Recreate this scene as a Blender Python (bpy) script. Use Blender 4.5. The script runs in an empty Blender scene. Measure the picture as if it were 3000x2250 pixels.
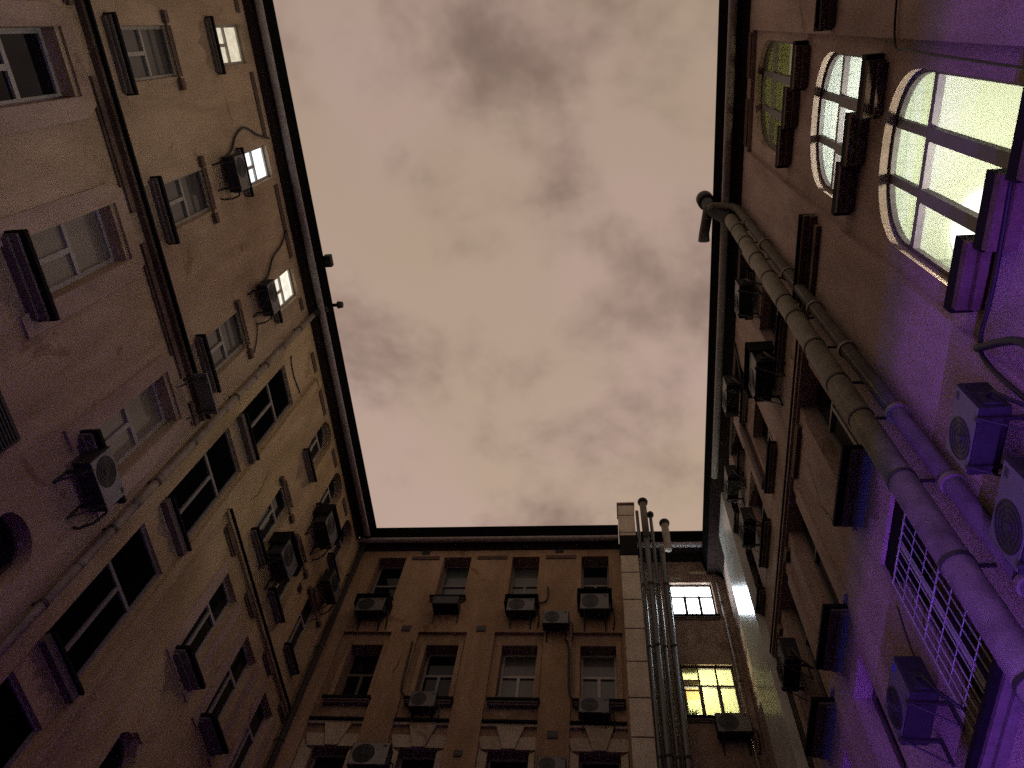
import bpy, bmesh, math, random
from mathutils import Vector, Matrix
random.seed(7)
S = bpy.context.scene
COL = S.collection
PI = math.pi
GROUND = -1.6            # the camera is the origin, 1.6 m above the yard

# ------------------------------------------------------------------ materials
def nodes(name):
    m = bpy.data.materials.new(name); m.use_nodes = True
    nt = m.node_tree
    b = nt.nodes['Principled BSDF']
    return m, nt, b
def N(nt, t, **kw):
    n = nt.nodes.new(t)
    for k, v in kw.items():
        if k in n.inputs.keys(): n.inputs[k].default_value = v
        else: setattr(n, k, v)
    return n
def col4(c): return (c[0], c[1], c[2], 1)
def plain(name, c, rough=.6, metal=0., spec=.5, var=.25, scale=6., bump=0.):
    m, nt, b = nodes(name)
    tc = N(nt, 'ShaderNodeTexCoord')
    n = N(nt, 'ShaderNodeTexNoise', Scale=scale, Detail=6., Roughness=.65)
    nt.links.new(tc.outputs['Object'], n.inputs['Vector'])
    r = N(nt, 'ShaderNodeValToRGB')
    r.color_ramp.elements[0].position = .3; r.color_ramp.elements[1].position = .7
    r.color_ramp.elements[0].color = col4([x*(1-var) for x in c]); r.color_ramp.elements[1].color = col4([min(1, x*(1+var)) for x in c])
    nt.links.new(n.outputs['Fac'], r.inputs['Fac']); nt.links.new(r.outputs['Color'], b.inputs['Base Color'])
    b.inputs['Roughness'].default_value = rough; b.inputs['Metallic'].default_value = metal
    b.inputs['Specular IOR Level'].default_value = spec
    if bump:
        n2 = N(nt, 'ShaderNodeTexNoise', Scale=scale*8, Detail=4.)
        nt.links.new(tc.outputs['Object'], n2.inputs['Vector'])
        bp = N(nt, 'ShaderNodeBump', Strength=bump, Distance=.02)
        nt.links.new(n2.outputs['Fac'], bp.inputs['Height']); nt.links.new(bp.outputs['Normal'], b.inputs['Normal'])
    return m
def plaster(name, c1, c2, c3, scale=.45, streak=.5, seed=0.):
    """painted stucco: broad patches of paint, repairs, rain streaks and a coarse sand grain"""
    m, nt, b = nodes(name)
    tc = N(nt, 'ShaderNodeTexCoord')
    mp = N(nt, 'ShaderNodeMapping'); mp.inputs['Location'].default_value = (seed, seed*.7, seed*1.3)
    nt.links.new(tc.outputs['Object'], mp.inputs['Vector'])
    n1 = N(nt, 'ShaderNodeTexNoise', Scale=scale, Detail=5., Roughness=.6)
    nt.links.new(mp.outputs['Vector'], n1.inputs['Vector'])
    r1 = N(nt, 'ShaderNodeValToRGB')
    e = r1.color_ramp.elements
    e[0].position = .32; e[0].color = col4(c1); e[1].position = .68; e[1].color = col4(c3)
    x = e.new(.5); x.color = col4(c2)
    nt.links.new(n1.outputs['Fac'], r1.inputs['Fac'])
    # rain streaks, stretched along z
    mp2 = N(nt, 'ShaderNodeMapping'); mp2.inputs['Scale'].default_value = (1.3, 1.3, .30)
    nt.links.new(mp.outputs['Vector'], mp2.inputs['Vector'])
    n2 = N(nt, 'ShaderNodeTexNoise', Scale=1.2, Detail=7., Roughness=.6, Distortion=.6)
    nt.links.new(mp2.outputs['Vector'], n2.inputs['Vector'])
    r2 = N(nt, 'ShaderNodeValToRGB')
    r2.color_ramp.elements[0].position = .34; r2.color_ramp.elements[0].color = (1-streak*.8, 1-streak*.85, 1-streak*.9, 1)
    r2.color_ramp.elements[1].position = .62; r2.color_ramp.elements[1].color = (1, 1, 1, 1)
    nt.links.new(n2.outputs['Fac'], r2.inputs['Fac'])
    mx = N(nt, 'ShaderNodeMixRGB', blend_type='MULTIPLY'); mx.inputs['Fac'].default_value = .75
    nt.links.new(r1.outputs['Color'], mx.inputs['Color1']); nt.links.new(r2.outputs['Color'], mx.inputs['Color2'])
    # sand grain
    n3 = N(nt, 'ShaderNodeTexNoise', Scale=26., Detail=5., Roughness=.8)
    nt.links.new(mp.outputs['Vector'], n3.inputs['Vector'])
    r3 = N(nt, 'ShaderNodeValToRGB')
    r3.color_ramp.elements[0].position = .3; r3.color_ramp.elements[0].color = (.66, .66, .66, 1)
    r3.color_ramp.elements[1].position = .7; r3.color_ramp.elements[1].color = (1.2, 1.2, 1.2, 1)
    nt.links.new(n3.outputs['Fac'], r3.inputs['Fac'])
    mx2 = N(nt, 'ShaderNodeMixRGB', blend_type='MULTIPLY'); mx2.inputs['Fac'].default_value = .8
    nt.links.new(mx.outputs['Color'], mx2.inputs['Color1']); nt.links.new(r3.outputs['Color'], mx2.inputs['Color2'])
    # patches where the paint has come off, with a crisp ragged edge
    n4 = N(nt, 'ShaderNodeTexNoise', Scale=.75, Detail=9., Roughness=.62, Distortion=.8)
    nt.links.new(mp.outputs['Vector'], n4.inputs['Vector'])
    r4 = N(nt, 'ShaderNodeValToRGB')
    r4.color_ramp.elements[0].position = .64; r4.color_ramp.elements[0].color = (1, 1, 1, 1)
    r4.color_ramp.elements[1].position = .665; r4.color_ramp.elements[1].color = (.72, .66, .62, 1)
    nt.links.new(n4.outputs['Fac'], r4.inputs['Fac'])
    mx3 = N(nt, 'ShaderNodeMixRGB', blend_type='MULTIPLY'); mx3.inputs['Fac'].default_value = 1.
    nt.links.new(mx2.outputs['Color'], mx3.inputs['Color1']); nt.links.new(r4.outputs['Color'], mx3.inputs['Color2'])
    nt.links.new(mx3.outputs['Color'], b.inputs['Base Color'])
    b.inputs['Roughness'].default_value = .92; b.inputs['Specular IOR Level'].default_value = .2
    bp = N(nt, 'ShaderNodeBump', Strength=.5, Distance=.03)
    nt.links.new(n3.outputs['Fac'], bp.inputs['Height']); nt.links.new(bp.outputs['Normal'], b.inputs['Normal'])
    return m
def emit(name, c, s, var=0., scale=3.):
    m, nt, b = nodes(name)
    b.inputs['Base Color'].default_value = (.6, .6, .6, 1)
    b.inputs['Emission Color'].default_value = col4(c); b.inputs['Emission Strength'].default_value = s
    if var:
        tc = N(nt, 'ShaderNodeTexCoord'); n = N(nt, 'ShaderNodeTexNoise', Scale=scale, Detail=3.)
        nt.links.new(tc.outputs['Object'], n.inputs['Vector'])
        mr = N(nt, 'ShaderNodeMapRange'); mr.inputs['From Min'].default_value = .3; mr.inputs['From Max'].default_value = .7
        mr.inputs['To Min'].default_value = s*(1-var); mr.inputs['To Max'].default_value = s*(1+var*.5)
        nt.links.new(n.outputs['Fac'], mr.inputs['Value']); nt.links.new(mr.outputs['Result'], b.inputs['Emission Strength'])
    return m
def clear_glass(name, tint=(1, 1, 1)):
    m, nt, b = nodes(name)
    nt.nodes.remove(b)
    out = [n for n in nt.nodes if n.type == 'OUTPUT_MATERIAL'][0]
    t = N(nt, 'ShaderNodeBsdfTransparent'); t.inputs['Color'].default_value = col4(tint)
    g = N(nt, 'ShaderNodeBsdfGlossy'); g.inputs['Roughness'].default_value = .03
    lw = N(nt, 'ShaderNodeLayerWeight', Blend=.5)
    pw = N(nt, 'ShaderNodeMath', operation='POWER'); pw.inputs[1].default_value = 5.; nt.links.new(lw.outputs['Facing'], pw.inputs[0])
    f = N(nt, 'ShaderNodeMapRange'); f.inputs['To Min'].default_value = .05; f.inputs['To Max'].default_value = .95; nt.links.new(pw.outputs[0], f.inputs['Value'])
    x = N(nt, 'ShaderNodeMixShader')
    nt.links.new(f.outputs['Result'], x.inputs['Fac']); nt.links.new(t.outputs['BSDF'], x.inputs[1]); nt.links.new(g.outputs['BSDF'], x.inputs[2])
    nt.links.new(x.outputs['Shader'], out.inputs['Surface'])
    return m
def curtain_glass(name, a, b2):
    """closed curtain right behind the pane: pale folds under a glossy coat"""
    m, nt, b = nodes(name)
    tc = N(nt, 'ShaderNodeTexCoord')
    w = N(nt, 'ShaderNodeTexNoise', Scale=7., Detail=4., Roughness=.6)
    mp = N(nt, 'ShaderNodeMapping'); mp.inputs['Scale'].default_value = (1, 1, .12)
    nt.links.new(tc.outputs['Object'], mp.inputs['Vector']); nt.links.new(mp.outputs['Vector'], w.inputs['Vector'])
    r = N(nt, 'ShaderNodeValToRGB'); r.color_ramp.elements[0].color = col4(a); r.color_ramp.elements[1].color = col4(b2)
    nt.links.new(w.outputs['Fac'], r.inputs['Fac']); nt.links.new(r.outputs['Color'], b.inputs['Base Color'])
    b.inputs['Roughness'].default_value = .5; b.inputs['Coat Weight'].default_value = .5; b.inputs['Coat Roughness'].default_value = .04
    return m
def tiles(name, c, line, sx):
    m, nt, b = nodes(name)
    tc = N(nt, 'ShaderNodeTexCoord')
    br = N(nt, 'ShaderNodeTexBrick', Scale=1., offset=0.)
    br.inputs['Color1'].default_value = col4(c); br.inputs['Color2'].default_value = col4([x*.97 for x in c]); br.inputs['Mortar'].default_value = col4(line)
    br.inputs['Brick Width'].default_value = sx; br.inputs['Row Height'].default_value = sx; br.inputs['Mortar Size'].default_value = .006
    nt.links.new(tc.outputs['Object'], br.inputs['Vector']); nt.links.new(br.outputs['Color'], b.inputs['Base Color'])
    b.inputs['Roughness'].default_value = .7
    return m

M = {}
M['ochre'] = plaster('ochre_stucco', (.50, .36, .20), (.60, .44, .25), (.64, .48, .30), seed=1.)
M['pinkish'] = plaster('pink_brown_stucco', (.48, .35, .235), (.58, .43, .29), (.61, .465, .32), seed=2.)
M['rose'] = plaster('rose_stucco', (.44, .32, .25), (.53, .39, .30), (.56, .42, .33), seed=9.)
M['orange'] = plaster('orange_stucco', (.37, .25, .155), (.44, .295, .18), (.46, .325, .205), seed=5.)
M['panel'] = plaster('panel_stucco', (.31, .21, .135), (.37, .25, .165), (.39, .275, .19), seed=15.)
M['right'] = plaster('mauve_brown_stucco', (.43, .315, .265), (.52, .38, .325), (.57, .425, .365), seed=22.)
M['wing'] = plaster('grey_brown_stucco', (.26, .17, .13), (.36, .25, .19), (.42, .31, .24), scale=1.2, seed=31.)
M['cream'] = plaster('cream_stone', (.46, .38, .28), (.55, .46, .34), (.60, .50, .38), scale=1.2, seed=3.)
M['concrete'] = plaster('chimney_concrete', (.60, .52, .40), (.70, .61, .48), (.74, .66, .53), scale=1.5, streak=.35, seed=44.)
M['trim'] = plaster('brown_trim', (.13, .085, .065), (.18, .12, .09), (.22, .15, .115), scale=2., seed=12.)
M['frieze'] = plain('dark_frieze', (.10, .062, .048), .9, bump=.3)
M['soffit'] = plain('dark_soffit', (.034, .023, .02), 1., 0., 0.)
M['roof'] = plain('roof_sheet', (.008, .008, .008), 1., .0, .0)
M['gutter'] = plain('zinc_gutter', (.36, .31, .30), .6, .1)
M['flash'] = plain('black_flashing', (.010, .009, .010), .85, 0., .1)
M['sillstone'] = plain('sill_stone', (.15, .115, .10), .85, bump=.3)
M['pipe_grey'] = plain('weathered_zinc', (.22, .18, .145), .6, .2, var=.45, scale=3., bump=.4)
M['pipe_dark'] = plain('dark_iron', (.030, .027, .026), .7, .1, .25)
M['pipe_gloss'] = plain('glossy_flue', (.030, .032, .033), .33, .0, .5, var=.4, scale=2.)
M['gloss_wall'] = plain('gloss_painted_pilaster', (.62, .62, .58), .26, 0., 1., var=.2, scale=1.5)
M['duct'] = plain('galvanised_duct', (.175, .155, .105), .7, .05, var=.4, scale=3.5, bump=.5)
M['duct_dull'] = plain('dull_painted_pipe', (.12, .105, .08), .65, .1, .3, var=.3, scale=3., bump=.4)
M['ac'] = plain('ac_enamel', (.13, .122, .118), .5, 0., var=.2, scale=4.)
M['ac_body'] = plain('ac_shaded_casing', (.030, .028, .030), .7, 0., .2, var=.3, scale=4.)  # near black: shade of the unlit sides and underside put into the colour
M['ac_pale'] = plain('ac_pale_panel', (.26, .245, .235), .5, 0., var=.25, scale=4.)
M['ac_dark'] = plain('ac_fan_black', (.012, .012, .014), .5)
M['ac_wire'] = plain('ac_guard_grey', (.035, .035, .036), .6, .2)
M['iron'] = plain('bracket_iron', (.05, .045, .045), .6, .4)
M['cable'] = plain('black_cable', (.012, .011, .011), .6)
M['grille'] = plain('galvanised_mesh', (.50, .48, .46), .5, .1)
M['badge'] = plain('blue_badge', (.01, .08, .5), .4)
M['white_frame'] = plain('white_window_paint', (.40, .37, .32), .5, var=.12)
M['grey_frame'] = plain('grey_window_paint', (.20, .18, .17), .5, var=.2)
M['brown_frame'] = plain('brown_window_paint', (.10, .07, .06), .5)
M['mauve_frame'] = plain('steel_stair_frame', (.13, .105, .11), .5)
M['glass_dark'] = plain('dark_window_glass', (.005, .006, .009), .05, spec=.22, var=.3, scale=1.5)
M['glass_black'] = plain('black_stair_glass', (.004, .004, .005), .6, spec=.0, var=.3)
M['glass_teal'] = curtain_glass('teal_curtain_glass', (.022, .032, .034), (.040, .052, .054))
M['glass_grey'] = curtain_glass('grey_curtain_glass', (.035, .034, .031), (.085, .08, .07))
M['glass_cream'] = curtain_glass('cream_curtain_glass', (.16, .135, .10), (.30, .255, .185))
M['glass_clear'] = clear_glass('clear_glass')
M['lit_warm'] = emit('lit_pane_warm', (1., .90, .66), .62, .25, 6.)
M['lit_cold'] = emit('lit_pane_cold', (.86, .93, 1.), 1.4, .1)
M['lit_cream'] = emit('lit_pane_cream', (1., .96, .80), .95, .3, 5.)
M['lit_fluor'] = emit('lit_pane_fluorescent', (.80, .91, 1.), 14., .05)
M['tile_green'] = tiles('pale_green_tiles', (.70, .78, .60), (.50, .55, .46), .21)
M['ceil_green'] = plain('ceiling_paint_green', (.74, .79, .64), .9, var=.05, scale=1.)
M['ceil_blue'] = plain('ceiling_paint_blue', (.70, .75, .68), .9, var=.05, scale=1.)
M['ceil_olive'] = plain('ceiling_paint_olive', (.66, .66, .40), .9, var=.08, scale=1.)
M['tile_blue'] = tiles('pale_blue_tiles', (.66, .71, .66), (.42, .46, .46), .21)
M['tile_olive'] = tiles('olive_tiles', (.60, .60, .36), (.30, .30, .22), .21)
M['room_yellow'] = plain('room_paint_yellow', (.74, .73, .46), .9, var=.06)
M['room_brown'] = plain('shelf_wood', (.30, .20, .06), .7)
M['lamp_white'] = emit('lamp_white', (1., 1., .92), 1.6)
M['lamp_room'] = emit('lamp_room', (1., 1., .76), 340.)
M['lamp_blueish'] = emit('lamp_blueish', (.97, 1., .86), 300.)
M['lamp_olive'] = emit('lamp_olive', (1., .93, .45), 90.)
M['lamp_yellow'] = emit('lamp_yellow', (1., .99, .60), 160.)
M['leaf'] = plain('plant_leaf', (.05, .09, .03), .6)
M['pot'] = plain('clay_pot', (.20, .09, .05), .8)
M['asphalt'] = plain('yard_asphalt', (.05, .05, .05), .9, bump=.5, scale=3.)
M['led_violet'] = emit('led_violet', (.40, .075, 1.), 1.)
M['led_blue'] = emit('led_blue', (.10, .12, 1.), 1.)

# ------------------------------------------------------------------ mesh builder
class Fr:
    """a wall plane: u along the wall, z up, d out of the wall into the yard"""
    def __init__(s, o, u, n): s.o = Vector(o); s.u = Vector(u); s.n = Vector(n)
    def p(s, u, z, d=0.): return s.o + s.u*u + s.n*d + Vector((0, 0, z))
    def rot(s): return math.atan2(s.n.y, s.n.x) - PI/2
XL, XR, YF, YW = -8.2, 3.6, 15.25, 16.3
LEFT = Fr((XL, 0, 0), (0, 1, 0), (1, 0, 0))
RIGHT = Fr((XR, 0, 0), (0, 1, 0), (-1, 0, 0))
FAR = Fr((0, YF, 0), (1, 0, 0), (0, -1, 0))
WING = Fr((0, YW, 0), (1, 0, 0), (0, -1, 0))

WPOS = {}
class MB:
    def __init__(s): s.v = []; s.f = []; s.m = []; s.mi = 0
    def quad(s, *pts):
        i = len(s.v); s.v += [Vector(p) for p in pts]; s.f.append(tuple(range(i, i+len(pts)))); s.m.append(s.mi)
    def box(s, F, u0, u1, z0, z1, d0, d1):
        c = [F.p(u, z, d) for d in (d0, d1) for z in (z0, z1) for u in (u0, u1)]
        i = len(s.v); s.v += c
        for a in ((0, 1, 3, 2), (4, 6, 7, 5), (0, 4, 5, 1), (2, 3, 7, 6), (0, 2, 6, 4), (1, 5, 7, 3)):
            s.f.append(tuple(i+k for k in a)); s.m.append(s.mi)
        return s
    def bx(s, x0, x1, y0, y1, z0, z1):
        return s.box(Fr((0, 0, 0), (1, 0, 0), (0, 1, 0)), x0, x1, z0, z1, y0, y1)
    def prism(s, F, pts, d0, d1):
        n = len(pts); i = len(s.v)
        s.v += [F.p(u, z, d0) for u, z in pts] + [F.p(u, z, d1) for u, z in pts]
        s.f.append(tuple(i+k for k in range(n))[::-1]); s.f.append(tuple(i+n+k for k in range(n))); s.m += [s.mi]*2
        for k in range(n):
            j = (k+1) % n; s.f.append((i+k, i+j, i+n+j, i+n+k)); s.m.append(s.mi)
        return s
    def tube(s, pts, r, seg=12, cap=True):
        pts = [Vector(p) for p in pts]; rs = r if isinstance(r, (list, tuple)) else [r]*len(pts)
        rings = []
        ref = None
        for k, p in enumerate(pts):
            t = (pts[min(k+1, len(pts)-1)] - pts[max(k-1, 0)]).normalized()
            if ref is None: ref = Vector((0, 0, 1)) if abs(t.z) < .9 else Vector((1, 0, 0))
            a = (ref - t*ref.dot(t)).normalized(); b = t.cross(a); ref = a
            i = len(s.v)
            for q in range(seg):
                an = 2*PI*q/seg; s.v.append(p + (a*math.cos(an) + b*math.sin(an))*rs[k])
            rings.append(i)
        for a, b in zip(rings, rings[1:]):
            for q in range(seg):
                w = (q+1) % seg; s.f.append((a+q, a+w, b+w, b+q)); s.m.append(s.mi)
        if cap:
            s.f.append(tuple(rings[0]+q for q in range(seg))[::-1]); s.f.append(tuple(rings[-1]+q for q in range(seg))); s.m += [s.mi]*2
        return s
    def ring(s, F, c, ro, ri, d0, d1, seg=28):
        P = lambda r, k, d: F.p(c[0]+r*math.cos(2*PI*k/seg), c[1]+r*math.sin(2*PI*k/seg), d)
        for k in range(seg):
            s.quad(P(ro, k, d1), P(ro, k+1, d1), P(ri, k+1, d1), P(ri, k, d1))
            s.quad(P(ro, k, d0), P(ro, k+1, d0), P(ro, k+1, d1), P(ro, k, d1))
            s.quad(P(ri, k, d1), P(ri, k+1, d1), P(ri, k+1, d0), P(ri, k, d0))
        return s
    def build(s, name, mats, parent=None, origin=None, smooth=False, bevel=0.):
        if not isinstance(mats, (list, tuple)): mats = [mats]
        w = WPOS[parent.name] if parent else Vector(origin or (0, 0, 0))
        me = bpy.data.meshes.new(name)
        me.from_pydata([tuple(v-w) for v in s.v], [], s.f)
        for m in mats: me.materials.append(m)
        for p, k in zip(me.polygons, s.m): p.material_index = k
        bm = bmesh.new(); bm.from_mesh(me)
        bmesh.ops.remove_doubles(bm, verts=bm.verts, dist=1e-5)
        bmesh.ops.recalc_face_normals(bm, faces=bm.faces)
        if bevel:
            ed = [e for e in bm.edges if len(e.link_faces) == 2 and e.calc_face_angle(0) > .6]
            bmesh.ops.bevel(bm, geom=ed, offset=bevel, segments=2, affect='EDGES', profile=.6, clamp_overlap=True)
        bm.to_mesh(me); bm.free()
        if smooth:
            for p in me.polygons: p.use_smooth = len(p.vertices) == 4
        o = bpy.data.objects.new(name, me); COL.objects.link(o)
        if parent: o.parent = parent
        else: o.location = w
        WPOS[o.name] = w.copy()
        return o
def tag(o, label=None, cat=None, group=None, kind=None):
    if label: o['label'] = label
    if cat: o['category'] = cat
    if group: o['group'] = group
    if kind: o['kind'] = kind
    return o
def empty(name, loc, label, cat, group=None, rz=0.):
    o = bpy.data.objects.new(name, None); COL.objects.link(o)
    o.location = loc; o.rotation_euler = (0, 0, rz); o.empty_display_size = .3
    WPOS[o.name] = Vector(loc)
    return tag(o, label, cat, group)

# ------------------------------------------------------------------ walls with openings
def op(u0, u1, z0, z1, depth=.25, top=None, bot=None):
    return dict(u0=u0, u1=u1, z0=z0, z1=z1, depth=depth, top=top or [(u0, z1), (u1, z1)], bot=bot or [(u0, z0), (u1, z0)])
def arch_top(u0, u1, zs, z1, n=20, power=2.):
    c, a, b = (u0+u1)/2, (u1-u0)/2, z1-zs
    out = []
    for k in range(n+1):
        t = PI - PI*k/n
        ct, st = math.cos(t), math.sin(t)
        out.append((c + a*math.copysign(abs(ct)**(2/power), ct), zs + b*abs(st)**(2/power)))
    out[0] = (u0, zs); out[-1] = (u1, zs)
    return out
def outline(o): return o['bot'] + o['top'][::-1]
def wall(mb, F, u0, u1, z0, z1, ops, d=0.):
    us = sorted({u0, u1, *[x for o in ops for x in (o['u0'], o['u1']) if u0 < x < u1]})
    zs = sorted({z0, z1, *[x for o in ops for x in (o['z0'], o['z1']) if z0 < x < z1]})
    for a, b in zip(us, us[1:]):
        run = None
        for k, (c, e) in enumerate(zip(zs, zs[1:])):
            m, q = (a+b)/2, (c+e)/2
            solid = not any(o['u0'] < m < o['u1'] and o['z0'] < q < o['z1'] for o in ops)
            if solid: run = (run[0], e) if run else (c, e)
            if run and (not solid or k == len(zs)-2):
                mb.quad(F.p(a, run[0], d), F.p(b, run[0], d), F.p(b, run[1], d), F.p(a, run[1], d)); run = None
    for o in ops:
        for (a, c), (b, e) in zip(o['top'], o['top'][1:]):
            if b-a > 1e-4 and (o['z1']-c > 1e-4 or o['z1']-e > 1e-4):
                mb.quad(F.p(a, c, d), F.p(b, e, d), F.p(b, o['z1'], d), F.p(a, o['z1'], d))
        for (a, c), (b, e) in zip(o['bot'], o['bot'][1:]):
            if b-a > 1e-4 and (c-o['z0'] > 1e-4 or e-o['z0'] > 1e-4):
                mb.quad(F.p(a, o['z0'], d), F.p(b, o['z0'], d), F.p(b, e, d), F.p(a, c, d))
        pts = outline(o)
        for (a, c), (b, e) in zip(pts, pts[1:]+pts[:1]):
            if abs(a-b)+abs(c-e) > 1e-4:
                mb.quad(F.p(a, c, d), F.p(b, e, d), F.p(b, e, d-o['depth']), F.p(a, c, d-o['depth']))

def fill(mb, F, o, d):
    """flat sheet over an opening, built as vertical strips under its curved head"""
    if len(o['top']) == 2 and len(o['bot']) == 2:
        mb.quad(*[F.p(u, z, d) for u, z in outline(o)]); return
    def at(pr, u, side):
        best = None
        for (a, c), (b, e) in zip(pr, pr[1:]):
            if b-a > 1e-5 and a-1e-5 <= u <= b+1e-5:
                z = c + (e-c)*(u-a)/(b-a)
                if side > 0 and b > u+1e-5 or side < 0 and a < u-1e-5: return z
                best = z
        return best
    us = sorted({round(u, 5) for u, z in o['top']+o['bot']})
    for a, b in zip(us, us[1:]):
        if b-a < 1e-4: continue
        mb.quad(F.p(a, at(o['bot'], a, 1), d), F.p(b, at(o['bot'], b, -1), d), F.p(b, at(o['top'], b, -1), d), F.p(a, at(o['top'], a, 1), d))

def sill_part(F, u0, u1, z, d, parent, mat, h=.07, over=.12, din=-.02):
    s = MB()
    s.mi = 0; s.box(F, u0-over, u1+over, z-h, z, din, d)
    s.mi = 1; s.box(F, u0-over+.03, u1+over-.03, z-h-.05, z-h-.002, din, d*.72); s.box(F, u0-over+.06, u1+over-.06, z-h-.10, z-h-.052, din, d*.4)
    return s.build('sill', [M['flash'], mat], parent)

def window(bld, F, o, d=0., glass='glass_dark', frame='white_frame', style='T', fw=.055, tr=.66, sill=None, sillmat='sillstone', over=.12, label=None):
    """one window part of a building, with its pane and sill as sub-parts. The sill slab hangs below the opening."""
    u0, u1, z0, z1 = o['u0'], o['u1'], o['z0'], o['z1']
    dd = d - o['depth']
    f = MB()
    a, b = dd+.012, dd+.07
    spring = o['top'][0][1]
    f.box(F, u0, u0+fw, z0, spring, a, b); f.box(F, u1-fw, u1, z0, spring, a, b); f.box(F, u0+fw, u1-fw, z0, z0+fw, a, b)
    if len(o['top']) == 2: f.box(F, u0+fw, u1-fw, z1-fw, z1, a, b)
    else:
        t = o['top']; c = (u0+u1)/2
        for (p, q), (r, w) in zip(t, t[1:]):
            f.prism(F, [(p, q), (r, w), (r, max(w-fw, z0)), (p, max(q-fw, z0))], a, b)
    um = (u0+u1)/2
    zt = z0+(z1-z0)*tr
    if style in ('T', 'X', 'H'): f.box(F, u0+fw, u1-fw, zt-fw*.6, zt+fw*.6, a, b+.006)
    if style in ('T', 'M', 'X'):
        f.box(F, um-fw*.6, um+fw*.6, z0+fw, (zt-fw*.6) if style != 'M' else z1-fw, a, b+.003)
    if style == 'X': f.box(F, um-fw*.45, um+fw*.45, zt+fw*.6, z1-fw-(.06 if len(o['top']) > 2 else 0), a, b+.003)
    if style == '3':
        f.box(F, u0+fw, u1-fw, zt-fw*.5, zt+fw*.5, a, b+.006)
        for k in (1, 2):
            x = u0+(u1-u0)*k/3
            f.box(F, x-fw*.75, x+fw*.75, z0+fw, zt-fw*.5, a, b+.003); f.box(F, x-fw*.3, x+fw*.3, zt+fw*.5, z1-fw, a, b+.003)
    w = f.build('window', M[frame], bld)
    if label: w['label'] = label
    p = MB(); fill(p, F, o, dd+.03)
    p.build('pane', M[glass], w)
    if sill: sill_part(F, u0, u1, z0+.012, sill, w, M[sillmat], over=over, din=d-o['depth']+.075)
    return w

def room(parent, F, u0, u1, z0, z1, d0, d1, wallmat, lamp, lu, lz, ld, lr=.22, disc=None, ceilmat=None, strip=0.):
    m = MB()
    P = F.p
    m.mi = 0
    m.quad(P(u0, z0, d1), P(u1, z0, d1), P(u1, z1, d1), P(u0, z1, d1))
    m.quad(P(u0, z0, d0), P(u1, z0, d0), P(u1, z0, d1), P(u0, z0, d1))
    for u in (u0, u1): m.quad(P(u, z0, d0), P(u, z0, d1), P(u, z1, d1), P(u, z1, d0))
    dm = d0-strip if strip else d0
    if strip: m.mi = 0; m.quad(P(u0, z1-.03, d0), P(u1, z1-.03, d0), P(u1, z1-.03, dm), P(u0, z1-.03, dm)); m.quad(P(u0, z1-.03, dm), P(u1, z1-.03, dm), P(u1, z1, dm), P(u0, z1, dm))
    m.mi = 1; m.quad(P(u0, z1, dm), P(u1, z1, dm), P(u1, z1, d1), P(u0, z1, d1))
    r = m.build('room_interior', [M[wallmat], M[ceilmat or wallmat]], parent)
    g = MB(); g.mi = 0; c = P(lu, lz, ld)  # globe added out of sight to light the ceiling
    g.tube([c+Vector((0, 0, -lr)), c+Vector((0, 0, -lr*.7)), c, c+Vector((0, 0, lr*.7)), c+Vector((0, 0, lr))], [.02, lr*.7, lr, lr*.7, .02], 16)
    if disc:
        g.mi = 1; u, d, rad = disc; c = P(u, z1-.06, d)
        g.tube([c, c+Vector((0, 0, .05))], [rad, rad], 40)
    g.build('fill_globe_and_disc', [M[lamp], M['lamp_white']], parent)
    return r

# profile swept along a wall top: (d, z) points
def sweep(mb, F, u0, u1, prof):
    for (a, b), (c, e) in zip(prof, prof[1:]):
        mb.quad(F.p(u0, b, a), F.p(u1, b, a), F.p(u1, e, c), F.p(u0, e, c))
def eave(bld, F, u0, u1, zw, tip, ztip, back=6., rise=2.6, gut=None):
    """cornice, soffit, half round gutter and the roof sheet of one side, the gutter may stop short"""
    s = MB()
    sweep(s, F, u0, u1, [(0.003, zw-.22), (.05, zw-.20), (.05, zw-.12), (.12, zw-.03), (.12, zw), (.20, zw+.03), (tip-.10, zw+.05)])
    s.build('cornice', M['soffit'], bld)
    b = MB(); b.box(F, u0, u1, zw-.52, zw-.24, .0, .022)
    g = MB(); c = tip-.22
    pts = [(c+.10*math.cos(t), zw+.02+.10*math.sin(t)) for t in [PI+PI*k/8 for k in range(9)]]
    sweep(g, F, u0, gut or u1, pts)
    g.build('gutter', M['gutter'], bld, smooth=True)
    r = MB()
    sweep(r, F, u0, u1, [(tip-.11, zw+.05), (tip-.02, ztip-.10), (tip, ztip-.06), (tip, ztip), (tip-.06, ztip+.02), (-back, ztip+rise)])
    r.build('roof', M['roof'], bld)
def shell(mb, F, u0, u1, z0, z1, back):
    """rear and end walls of the block behind a facade"""
    P = F.p
    mb.quad(P(u0, z0, -back), P(u1, z0, -back), P(u1, z1+2.6, -back), P(u0, z1+2.6, -back))
    for u in (u0, u1): mb.quad(P(u, z0, -.003), P(u, z0, -back), P(u, z1+2.6, -back), P(u, z1+.02, -.003))

# ------------------------------------------------------------------ ground
g = MB(); g.quad((-60, -60, GROUND), (60, -60, GROUND), (60, 60, GROUND), (-60, 60, GROUND))
tag(g.build('ground', M['asphalt']), kind='structure')

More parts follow.
